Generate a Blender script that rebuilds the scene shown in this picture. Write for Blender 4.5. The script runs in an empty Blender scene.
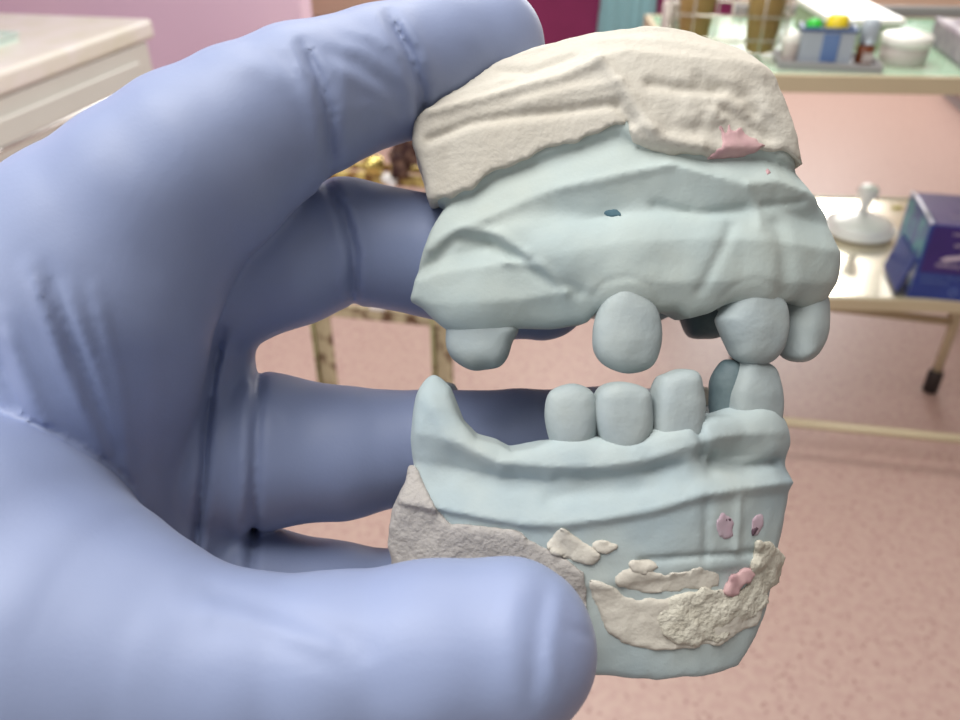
import bpy, bmesh, math, random
import numpy as np
from mathutils import Vector, Matrix

random.seed(4)
SC = bpy.context.scene
COL = SC.collection
F = 800.0
PITCH = math.radians(33.0)
CAM = Vector((0.0, 0.0, 1.3))
RIGHT = Vector((1, 0, 0))
FWD = Vector((0, math.cos(PITCH), -math.sin(PITCH)))
UP = Vector((0, math.sin(PITCH), math.cos(PITCH)))
ROOM = math.radians(-11.0)          # the room is turned a little against the view

def ray(px, py):
    return RIGHT * ((px - 480) / F) - UP * ((py - 360) / F) + FWD
def at_z(px, py, z):                 # point on the horizontal plane z
    r = ray(px, py); return CAM + r * ((z - CAM.z) / r.z)
VDIR = Vector((math.sin(-ROOM), math.cos(-ROOM), 0))
UDIR = Vector((math.cos(-ROOM), -math.sin(-ROOM), 0))
def at_v(px, py, v):                 # point on the room's vertical plane v
    r = ray(px, py); return CAM + r * (v / r.dot(VDIR))
def uv(p): return (p.dot(UDIR), p.dot(VDIR))
def wuv(u, v, z=0.0):
    p = UDIR * u + VDIR * v; return Vector((p.x, p.y, z))

# ------------------------------------------------------------------ materials
def s2l(c):
    c = c / 255.0
    return c / 12.92 if c <= 0.04045 else ((c + 0.055) / 1.055) ** 2.4
def rgb(r, g, b): return (s2l(r), s2l(g), s2l(b), 1)

def mat(name, col, rough=0.6, metal=0.0, noise=None, bump=0.0, bscale=300, spec=0.5, trans=0.0, sss=0.0, ior=1.45, alpha=1.0, coat=0.0, detail=4):
    """noise = (second colour, scale, low, high)"""
    m = bpy.data.materials.new(name); m.use_nodes = True
    nt = m.node_tree; b = nt.nodes['Principled BSDF']
    b.inputs['Base Color'].default_value = col
    b.inputs['Roughness'].default_value = rough
    b.inputs['Metallic'].default_value = metal
    b.inputs['Specular IOR Level'].default_value = spec
    b.inputs['Transmission Weight'].default_value = trans
    b.inputs['IOR'].default_value = ior
    b.inputs['Alpha'].default_value = alpha
    b.inputs['Coat Weight'].default_value = coat
    if sss:
        b.inputs['Subsurface Weight'].default_value = sss
        b.inputs['Subsurface Radius'].default_value = (1, .9, .9)
        b.inputs['Subsurface Scale'].default_value = 0.002
    tc = nt.nodes.new('ShaderNodeTexCoord')
    if noise:
        n = nt.nodes.new('ShaderNodeTexNoise'); n.inputs['Scale'].default_value = noise[1]; n.inputs['Detail'].default_value = detail
        r = nt.nodes.new('ShaderNodeValToRGB')
        r.color_ramp.elements[0].position = noise[2]; r.color_ramp.elements[1].position = noise[3]
        r.color_ramp.elements[0].color = noise[0]; r.color_ramp.elements[1].color = col
        nt.links.new(tc.outputs['Object'], n.inputs['Vector'])
        nt.links.new(n.outputs['Fac'], r.inputs['Fac'])
        nt.links.new(r.outputs['Color'], b.inputs['Base Color'])
    if bump:
        n2 = nt.nodes.new('ShaderNodeTexNoise'); n2.inputs['Scale'].default_value = bscale; n2.inputs['Detail'].default_value = 5
        bp = nt.nodes.new('ShaderNodeBump'); bp.inputs['Strength'].default_value = bump; bp.inputs['Distance'].default_value = 0.001
        nt.links.new(tc.outputs['Object'], n2.inputs['Vector'])
        nt.links.new(n2.outputs['Fac'], bp.inputs['Height']); nt.links.new(bp.outputs['Normal'], b.inputs['Normal'])
    return m

M = {}
M['glove'] = mat('blue_nitrile', rgb(139, 151, 184), 0.5, noise=(rgb(133, 145, 179), 25, .35, .65), bump=.04, bscale=1500, sss=.05)
M['glove'].node_tree.nodes['Principled BSDF'].inputs['Sheen Weight'].default_value = .1
M['glove'].node_tree.nodes['Principled BSDF'].inputs['Sheen Roughness'].default_value = .4
M['stone'] = mat('blue_dental_stone', rgb(178, 187, 181), 0.75, noise=(rgb(167, 181, 181), 55, .3, .7), bump=.08, bscale=1200)
M['stone2'] = mat('blue_dental_stone_lower', rgb(172, 181, 178), 0.75, noise=(rgb(156, 172, 178), 55, .3, .7), bump=.08, bscale=1200)
M['tooth'] = mat('stone_teeth', rgb(160, 169, 168), 0.65, noise=(rgb(153, 164, 167), 120, .3, .7), bump=.12, bscale=900)
M['tooth_shaded'] = mat('stone_teeth_shaded', rgb(104, 120, 124), 0.6, noise=(rgb(80, 98, 104), 160, .35, .6), bump=.1, bscale=900)  # same tooth stone, with shade put into a darker colour
M['plaster'] = mat('white_plaster', rgb(196, 191, 180), 0.85, noise=(rgb(193, 187, 175), 70, .35, .6), bump=.25, bscale=900)
M['plaster_grey'] = mat('grey_plaster', rgb(172, 167, 162), 0.85, noise=(rgb(162, 157, 154), 70, .35, .6), bump=.5, bscale=900)
M['plaster_cream'] = mat('cream_plaster', rgb(200, 196, 182), 0.9, noise=(rgb(186, 181, 166), 300, .35, .6), bump=.7, bscale=900)
M['pink_mark'] = mat('pink_pencil', rgb(196, 162, 162), 0.8, noise=(rgb(184, 146, 150), 400, .3, .6))
M['dark_mark'] = mat('dark_mark', rgb(70, 100, 112), 0.8)
M['pink_stain'] = mat('pink_stain', rgb(180, 162, 172), 0.8, noise=(rgb(176, 150, 162), 300, .3, .6))
M['hole_mark'] = mat('hole_mark', rgb(86, 64, 76), 0.8)
M['floor'] = None
M['wall_pink'] = mat('pink_wall_paint', rgb(238, 210, 228), 0.7, noise=(rgb(232, 203, 225), 1.6, .4, .6), bump=.05, bscale=60)
M['wall_beige'] = mat('beige_wall_paint', rgb(232, 208, 184), 0.7, noise=(rgb(227, 202, 178), 2, .3, .7))
M['wall_pale'] = mat('pale_wall_paint', rgb(205, 190, 184), 0.7, noise=(rgb(198, 184, 178), 2, .3, .7))
M['cab'] = mat('white_cabinet_lacquer', rgb(204, 202, 196), 0.4, noise=(rgb(200, 198, 192), 5, .3, .7))
M['worktop'] = mat('cream_marbled_worktop', rgb(224, 218, 214), 0.35, noise=(rgb(212, 208, 190), 9, .3, .62))
M['chrome'] = mat('chrome', rgb(214, 212, 210), 0.16, metal=1.0)
M['cream_metal'] = mat('cream_enamelled_metal', rgb(196, 182, 152), 0.4, noise=(rgb(188, 174, 144), 6, .3, .7))
M['glass_green'] = mat('green_glass', rgb(186, 236, 206), 0.25, noise=(rgb(178, 230, 198), 3, .3, .7), spec=.3, alpha=.45)
M['steel'] = mat('polished_steel', rgb(236, 228, 208), 0.2, metal=.85)
M['white'] = mat('white_plastic', rgb(226, 224, 218), 0.4)
M['white_card'] = mat('white_card', rgb(238, 236, 228), 0.35)
M['jar_side'] = mat('white_jar', rgb(196, 186, 180), 0.4)
M['green_side'] = mat('box_side_green', rgb(160, 172, 142), 0.6)
M['greycap'] = mat('grey_plastic', rgb(150, 146, 148), 0.5)
M['clearp'] = mat('frosted_plastic', rgb(190, 200, 210), 0.35, trans=.3)
M['bluep'] = mat('blue_label', rgb(88, 116, 164), 0.4, noise=(rgb(104, 130, 174), 20, .3, .7))
M['navyp'] = mat('navy_rim', rgb(70, 92, 132), 0.4)
M['green'] = mat('green_cap', rgb(40, 190, 50), 0.4)
M['yellow'] = mat('yellow_cap', rgb(226, 200, 40), 0.4)
M['amber'] = mat('amber_bottle', rgb(120, 66, 40), 0.2)
M['tan'] = mat('tan_card', rgb(176, 146, 94), 0.7, noise=(rgb(150, 120, 72), 18, .35, .65))
M['wire'] = mat('plated_wire', rgb(205, 200, 188), 0.25, metal=.8)
M['maroon'] = mat('maroon_cloth', rgb(128, 38, 84), 0.8, noise=(rgb(118, 34, 78), 8, .3, .7))
M['teal'] = mat('teal_cloth', rgb(184, 232, 238), 0.7, noise=(rgb(178, 226, 233), 8, .3, .7))
M['darkred'] = mat('dark_red', rgb(110, 30, 50), 0.6)
M['purple'] = mat('box_purple', rgb(54, 34, 110), 0.3, noise=(rgb(46, 32, 98), 12, .3, .7), coat=.3)
M['royal'] = mat('box_blue', rgb(36, 62, 138), 0.3, noise=(rgb(30, 54, 124), 12, .3, .7), coat=.3)
M['tealprint'] = mat('box_teal_print', rgb(58, 140, 152), 0.3, noise=(rgb(44, 70, 140), 28, .42, .58), coat=.3)
M['violet_top'] = mat('box_violet_top', rgb(112, 98, 150), 0.35, noise=(rgb(96, 84, 138), 20, .3, .7), coat=.4)
M['print'] = mat('pale_print', rgb(190, 176, 190), 0.5)
M['print_blue'] = mat('blue_print', rgb(96, 116, 172), 0.5)
M['silver'] = mat('silver_print', rgb(220, 220, 235), 0.25, metal=.4)
M['pale_pattern'] = mat('grey_mottled_film', rgb(164, 152, 158), 0.5, noise=(rgb(128, 116, 128), 40, .35, .65))
M['crystal'] = mat('silvery_glass', rgb(253, 253, 251), 0.5, metal=.15, spec=.9, ior=1.5, coat=.8)
M['rubber'] = mat('black_rubber', rgb(48, 40, 38), 0.6)
M['paper'] = mat('white_paper', rgb(226, 224, 222), 0.8)
M['brass'] = mat('brass', rgb(206, 186, 110), 0.25, metal=.8)

def rusty(name, a, b_, scale, lo, hi, m=.2):
    mm = mat(name, a, .7, metal=m, noise=(b_, scale, lo, hi), bump=.8, bscale=160, detail=8)
    return mm
M['rust'] = rusty('rusty_painted_metal', rgb(182, 170, 140), rgb(100, 74, 54), 30, .36, .5)
M['rust_dark'] = rusty('heavily_rusted_metal', rgb(112, 86, 72), rgb(58, 34, 34), 60, .4, .6)
M['rust_gold'] = rusty('yellowed_rusty_metal', rgb(196, 176, 108), rgb(120, 84, 44), 55, .42, .55)
M['old_paint'] = rusty('old_grey_green_paint', rgb(160, 158, 118), rgb(112, 98, 70), 50, .36, .5)

def floor_mat():
    m = bpy.data.materials.new('speckled_pink_vinyl'); m.use_nodes = True
    nt = m.node_tree; b = nt.nodes['Principled BSDF']; b.inputs['Roughness'].default_value = .42
    tc = nt.nodes.new('ShaderNodeTexCoord')
    n1 = nt.nodes.new('ShaderNodeTexNoise'); n1.inputs['Scale'].default_value = 55; n1.inputs['Detail'].default_value = 6
    r1 = nt.nodes.new('ShaderNodeValToRGB'); r1.color_ramp.elements[0].position = .38; r1.color_ramp.elements[1].position = .6
    r1.color_ramp.elements[0].color = rgb(180, 150, 142); r1.color_ramp.elements[1].color = rgb(188, 161, 151)
    v = nt.nodes.new('ShaderNodeTexVoronoi'); v.inputs['Scale'].default_value = 62
    r2 = nt.nodes.new('ShaderNodeValToRGB'); r2.color_ramp.elements[0].position = .12; r2.color_ramp.elements[1].position = .24
    r2.color_ramp.elements[0].color = (0, 0, 0, 1); r2.color_ramp.elements[1].color = (1, 1, 1, 1)
    mx = nt.nodes.new('ShaderNodeMix'); mx.data_type = 'RGBA'
    mx.inputs[6].default_value = rgb(148, 110, 104)
    nt.links.new(tc.outputs['Object'], n1.inputs['Vector']); nt.links.new(tc.outputs['Object'], v.inputs['Vector'])
    nt.links.new(n1.outputs['Fac'], r1.inputs['Fac']); nt.links.new(v.outputs['Distance'], r2.inputs['Fac'])
    nt.links.new(r2.outputs['Color'], mx.inputs[0]); nt.links.new(r1.outputs['Color'], mx.inputs[7])
    nt.links.new(mx.outputs[2], b.inputs['Base Color'])
    return m
M['floor'] = floor_mat()

# ------------------------------------------------------------------ scene helpers
def link(name, me, m, parent=None):
    o = bpy.data.objects.new(name, me); COL.objects.link(o)
    if m is not None: me.materials.append(m)
    if parent: o.parent = parent
    return o
def thing(name, loc, label, cat, group=None, rz=0.0):
    o = bpy.data.objects.new(name, None); COL.objects.link(o)
    o.empty_display_size = .05
    o.location = loc; o.rotation_euler = (0, 0, rz)
    o['label'] = label; o['category'] = cat
    if group: o['group'] = group
    return o
def tag(o, label, cat, group=None):
    o['label'] = label; o['category'] = cat
    if group: o['group'] = group
    return o
def struct(o): o['kind'] = 'structure'; return o
def finish(bm, name, m, parent=None, smooth=False, bevel=0, seg=2):
    if bevel:
        bmesh.ops.bevel(bm, geom=list(bm.edges), offset=bevel, segments=seg, affect='EDGES', profile=.5, clamp_overlap=True)
    bmesh.ops.recalc_face_normals(bm, faces=bm.faces)
    me = bpy.data.meshes.new(name); bm.to_mesh(me); bm.free()
    if smooth:
        for p in me.polygons: p.use_smooth = True
    return link(name, me, m, parent)
def box_bm(bm, c, s, rot=None):
    r = bmesh.ops.create_cube(bm, size=1)
    mt = Matrix.Translation(Vector(c)) @ (rot.to_4x4() if rot else Matrix()) @ Matrix.Diagonal((s[0], s[1], s[2], 1))
    bmesh.ops.transform(bm, matrix=mt, verts=r['verts'])
def box(name, c, s, m, parent=None, bevel=.0, rot=None, seg=2):
    bm = bmesh.new(); box_bm(bm, c, s, rot)
    return finish(bm, name, m, parent, bevel=bevel, seg=seg)
def lathe(name, prof, m, parent=None, c=(0, 0, 0), n=40, rot=None):
    bm = bmesh.new(); rings = []
    for r, z in prof:
        rings.append([bm.verts.new((r * math.cos(2 * math.pi * k / n), r * math.sin(2 * math.pi * k / n), z)) for k in range(n)])
    for a, b in zip(rings[:-1], rings[1:]):
        for k in range(n): bm.faces.new((a[k], a[(k + 1) % n], b[(k + 1) % n], b[k]))
    bm.faces.new(rings[0][::-1]); bm.faces.new(rings[-1])
    mt = Matrix.Translation(Vector(c)) @ (rot.to_4x4() if rot else Matrix())
    bmesh.ops.transform(bm, matrix=mt, verts=bm.verts)
    o = finish(bm, name, m, parent, smooth=True)
    return o
def tube_bm(bm, pts, r, n=12, closed=False):
    pts = [Vector(p) for p in pts]; rings = []; N = len(pts)
    ref = None
    for i, p in enumerate(pts):
        if closed: t = (pts[(i + 1) % N] - pts[i - 1]).normalized()
        else: t = (pts[min(i + 1, N - 1)] - pts[max(i - 1, 0)]).normalized()
        if ref is None:
            ref = Vector((0, 0, 1)) if abs(t.z) < .9 else Vector((1, 0, 0))
        a = (ref - t * ref.dot(t)).normalized(); b = t.cross(a); ref = a
        rings.append([bm.verts.new(p + (a * math.cos(2 * math.pi * k / n) + b * math.sin(2 * math.pi * k / n)) * r) for k in range(n)])
    m_ = N if closed else N - 1
    for i in range(m_):
        A, B = rings[i], rings[(i + 1) % N]
        for k in range(n): bm.faces.new((A[k], A[(k + 1) % n], B[(k + 1) % n], B[k]))
    if not closed: bm.faces.new(rings[0][::-1]); bm.faces.new(rings[-1])
def tube(name, pts, r, m, parent=None, n=14, closed=False):
    bm = bmesh.new(); tube_bm(bm, pts, r, n, closed)
    return finish(bm, name, m, parent, smooth=True)

# ------------------------------------------------------------------ solid modelling on a grid (mm, hand frame)
# the hand and the two casts are sculpted as blended solids; hand frame: x right, y down, z away, origin at the camera height point
RNG = np.random.RandomState(7)
TAB = RNG.rand(32, 32, 32).astype(np.float32) * 2 - 1
def vnoise(x, y, z, s):
    x = x / s + 100; y = y / s + 100; z = z / s + 100
    xi = np.floor(x).astype(int); yi = np.floor(y).astype(int); zi = np.floor(z).astype(int)
    fx = x - xi; fy = y - yi; fz = z - zi
    fx = fx * fx * (3 - 2 * fx); fy = fy * fy * (3 - 2 * fy); fz = fz * fz * (3 - 2 * fz)
    g = lambda a, b, c: TAB[(xi + a) & 31, (yi + b) & 31, (zi + c) & 31]
    c00 = g(0, 0, 0) * (1 - fx) + g(1, 0, 0) * fx; c10 = g(0, 1, 0) * (1 - fx) + g(1, 1, 0) * fx
    c01 = g(0, 0, 1) * (1 - fx) + g(1, 0, 1) * fx; c11 = g(0, 1, 1) * (1 - fx) + g(1, 1, 1) * fx
    c0 = c00 * (1 - fy) + c10 * fy; c1 = c01 * (1 - fy) + c11 * fy
    return c0 * (1 - fz) + c1 * fz
def fbm(x, y, z, s, o=3):
    r = 0; a = 1.0
    for i in range(o): r = r + a * vnoise(x + 31 * i, y, z, s); a *= .5; s *= .5
    return r

def smin(a, b, k):
    h = np.clip(.5 + .5 * (b - a) / k, 0, 1)
    return b + (a - b) * h - k * h * (1 - h)
def smax(a, b, k): return -smin(-a, -b, k)

class Grid:
    def __init__(s, lo, hi, h):
        s.h = h; s.lo = np.array(lo, np.float32)
        n = [int(math.ceil((b - a) / h)) + 1 for a, b in zip(lo, hi)]
        s.x = (lo[0] + h * np.arange(n[0])).astype(np.float32)[:, None, None]
        s.y = (lo[1] + h * np.arange(n[1])).astype(np.float32)[None, :, None]
        s.z = (lo[2] + h * np.arange(n[2])).astype(np.float32)[None, None, :]
        s.n = n
        s.d = np.full(n, 50.0, np.float32)
    def sl(s, lo, hi):
        r = []
        for a in range(3):
            i0 = max(0, int((lo[a] - s.lo[a]) / s.h) - 1); i1 = min(s.n[a], int((hi[a] - s.lo[a]) / s.h) + 3)
            r.append(slice(i0, max(i1, i0)))
        return tuple(r)
    def cone(s, a, b, ra, rb, k, d=None, pad=9, sub=False):
        d = s.d if d is None else d
        a = np.array(a, float); b = np.array(b, float); R = max(ra, rb) + pad
        S = s.sl(np.minimum(a, b) - R, np.maximum(a, b) + R)
        if min(d[S].shape) == 0: return
        X = s.x[S[0]] - a[0]; Y = s.y[:, S[1]] - a[1]; Z = s.z[:, :, S[2]] - a[2]
        v = b - a; L = max(float(v @ v), 1e-6)
        t = np.clip((X * v[0] + Y * v[1] + Z * v[2]) / L, 0, 1)
        q = np.sqrt((X - t * v[0]) ** 2 + (Y - t * v[1]) ** 2 + (Z - t * v[2]) ** 2) - (ra + (rb - ra) * t)
        d[S] = smin(d[S], q, k) if not sub else smax(d[S], -q, k)
    def ell(s, c, r, k, sub=False, pad=6):
        c = np.array(c, float); r = np.array(r, float)
        S = s.sl(c - r - pad, c + r + pad)
        if min(s.d[S].shape) == 0: return
        X = (s.x[S[0]] - c[0]) / r[0]; Y = (s.y[:, S[1]] - c[1]) / r[1]; Z = (s.z[:, :, S[2]] - c[2]) / r[2]
        k0 = np.sqrt(X * X + Y * Y + Z * Z)
        k1 = np.sqrt((X / r[0]) ** 2 + (Y / r[1]) ** 2 + (Z / r[2]) ** 2) + 1e-6
        q = k0 * (k0 - 1) / k1
        s.d[S] = smin(s.d[S], q, k) if not sub else smax(s.d[S], -q, k)
    def near(s, w, d=None):
        d = s.d if d is None else d
        I = np.nonzero(np.abs(d) < w)
        return I, s.x[I[0], 0, 0], s.y[0, I[1], 0], s.z[0, 0, I[2]]

def nets(g, d=None):
    """surface nets: grid distances -> vertices (mm), quads"""
    d = g.d if d is None else d
    d = d.copy()
    for ax in range(3):
        ix = [slice(None)] * 3; ix[ax] = 0; d[tuple(ix)] = 1; ix[ax] = -1; d[tuple(ix)] = 1
    neg = d < 0
    nx, ny, nz = d.shape
    cnt = np.zeros((nx - 1, ny - 1, nz - 1), np.int8)
    for a in (0, 1):
        for b in (0, 1):
            for c in (0, 1):
                cnt += neg[a:nx - 1 + a, b:ny - 1 + b, c:nz - 1 + c]
    act = (cnt > 0) & (cnt < 8)
    I = np.array(np.nonzero(act)); n = I.shape[1]
    idx = np.full(act.shape, -1, np.int64); idx[act] = np.arange(n)
    C = [(a, b, c) for a in (0, 1) for b in (0, 1) for c in (0, 1)]
    V = {c: d[I[0] + c[0], I[1] + c[1], I[2] + c[2]] for c in C}
    P = np.zeros((n, 3)); W = np.zeros(n)
    for i, p in enumerate(C):
        for q in C[i + 1:]:
            if sum(abs(a - b) for a, b in zip(p, q)) != 1: continue
            m = (V[p] < 0) != (V[q] < 0)
            t = np.where(m, V[p] / np.where(m, V[p] - V[q], 1), 0)
            for k in range(3): P[:, k] += np.where(m, p[k] + t * (q[k] - p[k]), 0)
            W += m
    P /= W[:, None]
    P = (P + I.T) * g.h + g.lo
    quads = []
    for ax in range(3):
        sa = [slice(0, None)] * 3; sb = [slice(0, None)] * 3
        sa[ax] = slice(0, -1); sb[ax] = slice(1, None)
        A = neg[tuple(sa)]; B = neg[tuple(sb)]
        e = np.nonzero(A != B); fl = A[e]
        o1, o2 = [(1, 2), (2, 0), (0, 1)][ax]
        base = np.array(e)
        ok = (base[o1] > 0) & (base[o2] > 0)
        base = base[:, ok]; fl = fl[ok]
        def cell(da, db):
            bb = base.copy(); bb[o1] -= da; bb[o2] -= db
            return idx[bb[0], bb[1], bb[2]]
        q = np.stack([cell(1, 1), cell(0, 1), cell(0, 0), cell(1, 0)], 1)
        q[~fl] = q[~fl][:, ::-1]
        quads.append(q)
    Q = np.concatenate(quads); Q = Q[(Q >= 0).all(1)]
    return P, Q

def mesh_np(name, P, Q, m, parent, origin, basis=True):
    """hand frame mm -> metres in the parent's frame; the parent stands at origin (hand frame mm)"""
    P = (P - np.array(origin)) / 1000.0
    W = P[:, 0:1] * np.array(RIGHT) - P[:, 1:2] * np.array(UP) + P[:, 2:3] * np.array(FWD)
    me = bpy.data.meshes.new(name)
    me.vertices.add(len(W)); me.vertices.foreach_set('co', W.astype(np.float32).ravel())
    me.loops.add(Q.size); me.loops.foreach_set('vertex_index', Q.astype(np.int32).ravel())
    me.polygons.add(len(Q)); me.polygons.foreach_set('loop_start', np.arange(0, Q.size, 4, dtype=np.int32))
    try: me.polygons.foreach_set('loop_total', np.full(len(Q), 4, dtype=np.int32))
    except Exception: pass
    me.polygons.foreach_set('use_smooth', np.ones(len(Q), bool))
    me.update(calc_edges=True); me.validate()
    return link(name, me, m, parent)
def relax(P, Q, n=1, f=.5):
    for _ in range(n):
        S = np.zeros_like(P); c = np.zeros(len(P))
        for a, b in ((0, 1), (1, 2), (2, 3), (3, 0)):
            np.add.at(S, Q[:, a], P[Q[:, b]]); np.add.at(c, Q[:, a], 1)
            np.add.at(S, Q[:, b], P[Q[:, a]]); np.add.at(c, Q[:, b], 1)
        P = P * (1 - f) + f * S / c[:, None]
    return P
def to_world(p):
    return CAM + (RIGHT * float(p[0]) - UP * float(p[1]) + FWD * float(p[2])) / 1000.0
def H(px, py, dep): return np.array([(px - 480) * dep / F, (py - 360) * dep / F, dep])

# ---- 2-D helpers
def catmull(pts, n=6, closed=True):
    out = []; N = len(pts)
    rng = range(N) if closed else range(N - 1)
    for i in rng:
        p = [np.array(pts[(i + k) % N] if closed else pts[min(max(i + k, 0), N - 1)], float) for k in (-1, 0, 1, 2)]
        for j in range(n):
            t = j / n
            out.append(.5 * ((2 * p[1]) + (-p[0] + p[2]) * t + (2 * p[0] - 5 * p[1] + 4 * p[2] - p[3]) * t * t + (-p[0] + 3 * p[1] - 3 * p[2] + p[3]) * t ** 3))
    if not closed: out.append(np.array(pts[-1], float))
    return out
def poly_sdf(x, y, pts):
    x, y = np.broadcast_arrays(x, y)
    d = np.full(x.shape, 1e9); inside = np.zeros(x.shape, bool); N = len(pts)
    for i in range(N):
        ax, ay = pts[i]; bx, by = pts[(i + 1) % N]
        ex, ey = bx - ax, by - ay; L = ex * ex + ey * ey + 1e-9
        t = np.clip(((x - ax) * ex + (y - ay) * ey) / L, 0, 1)
        d = np.minimum(d, (x - ax - t * ex) ** 2 + (y - ay - t * ey) ** 2)
        c = ((ay <= y) & (by > y)) | ((by <= y) & (ay > y))
        xi = ax + (y - ay) * ex / (ey if abs(ey) > 1e-9 else 1e-9)
        inside ^= c & (x < xi)
    d = np.sqrt(d)
    return np.where(inside, -d, d).astype(np.float32)
def line_dist(x, y, pts):
    d = np.full(np.shape(x), 1e9)
    for (ax, ay), (bx, by) in zip(pts[:-1], pts[1:]):
        ex, ey = bx - ax, by - ay; L = ex * ex + ey * ey + 1e-9
        t = np.clip(((x - ax) * ex + (y - ay) * ey) / L, 0, 1)
        d = np.minimum(d, (x - ax - t * ex) ** 2 + (y - ay - t * ey) ** 2)
    return np.sqrt(d)

# ================================================================== THE GLOVED HAND
INDEX = [(-120, 450, 172, 120), (0, 362, 165, 110), (90, 253, 146, 108), (150, 206, 144, 101), (200, 166, 144, 94), (250, 132, 146, 83), (300, 103, 148, 74), (380, 76, 156, 65), (440, 58, 162, 63), (483, 50, 166, 62)]
WEB = [(112, 296, 144, 102), (90, 420, 157, 103), (84, 520, 166, 112), (60, 640, 172, 120)]
PALM = [(140, 300, 166, 95), (160, 380, 170, 94), (166, 470, 176, 90), (166, 600, 178, 90)]
MIDDLE = [(90, 320, 168, 95), (215, 275, 166, 80), (290, 258, 165, 67), (345, 241, 167, 61), (440, 258, 169, 60), (500, 282, 170, 56), (542, 293, 171, 48)]
RING = [(120, 455, 172, 95), (260, 450, 172, 78), (340, 453, 174, 66), (430, 445, 176, 54), (520, 438, 180, 48), (600, 434, 183, 46), (660, 430, 185, 42)]
LITTLE = [(120, 600, 176, 90), (255, 602, 176, 73), (330, 608, 177, 65), (400, 608, 179, 56), (470, 602, 181, 47)]
THUMB = [(-250, 600, 142, 190), (-60, 625, 131, 214), (40, 652, 126, 167), (120, 658, 123.5, 128), (180, 668, 122, 106), (240, 672, 121.5, 96), (330, 668, 121.5, 91), (430, 655, 121.5, 90), (508, 647, 121.5, 89)]
def mm(c): return [(H(a, b, d), r * d / F) for a, b, d, r in c]
def hand_solid(g, d):
    def chain(ch, k, kj=1.8, sub=None):
        t = np.full(g.n, 50.0, np.float32)
        c = mm(ch)
        for (a, ra), (b, rb) in zip(c[:-1], c[1:]): g.cone(a, b, ra, rb, kj, t)
        np.copyto(d, smin(d, t, k))
    chain(PALM, 4)
    # heel of the hand and wrist, running down to the left
    B = [((-92, 18, 174), 22), ((-105, 32, 168), 26), ((-110, 42, 148), 28), ((-145, 66, 140), 25), ((-185, 96, 126), 27)]
    for (a, ra), (b, rb) in zip(B[:-1], B[1:]): g.cone(a, b, ra, rb, 6, d)
    B = [((-72, 40, 172), 17), ((-90, 48, 162), 25), ((-120, 62, 146), 25)]
    for (a, ra), (b, rb) in zip(B[:-1], B[1:]): g.cone(a, b, ra, rb, 6, d)
    chain(MIDDLE, 3.5); chain(RING, 2.5); chain(LITTLE, 2.5)
    tt = []
    for ch in (INDEX, WEB):
        c = mm(ch); t = np.full(g.n, 50.0, np.float32); tt.append(t)
        for (a, ra), (b, rb) in zip(c[:-1], c[1:]): g.cone(a, b, ra, rb, 1.8, t)
    np.copyto(d, smin(d, smin(tt[0], tt[1], 7), 1.3))
    chain(THUMB, 1.0, 2.5)

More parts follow.
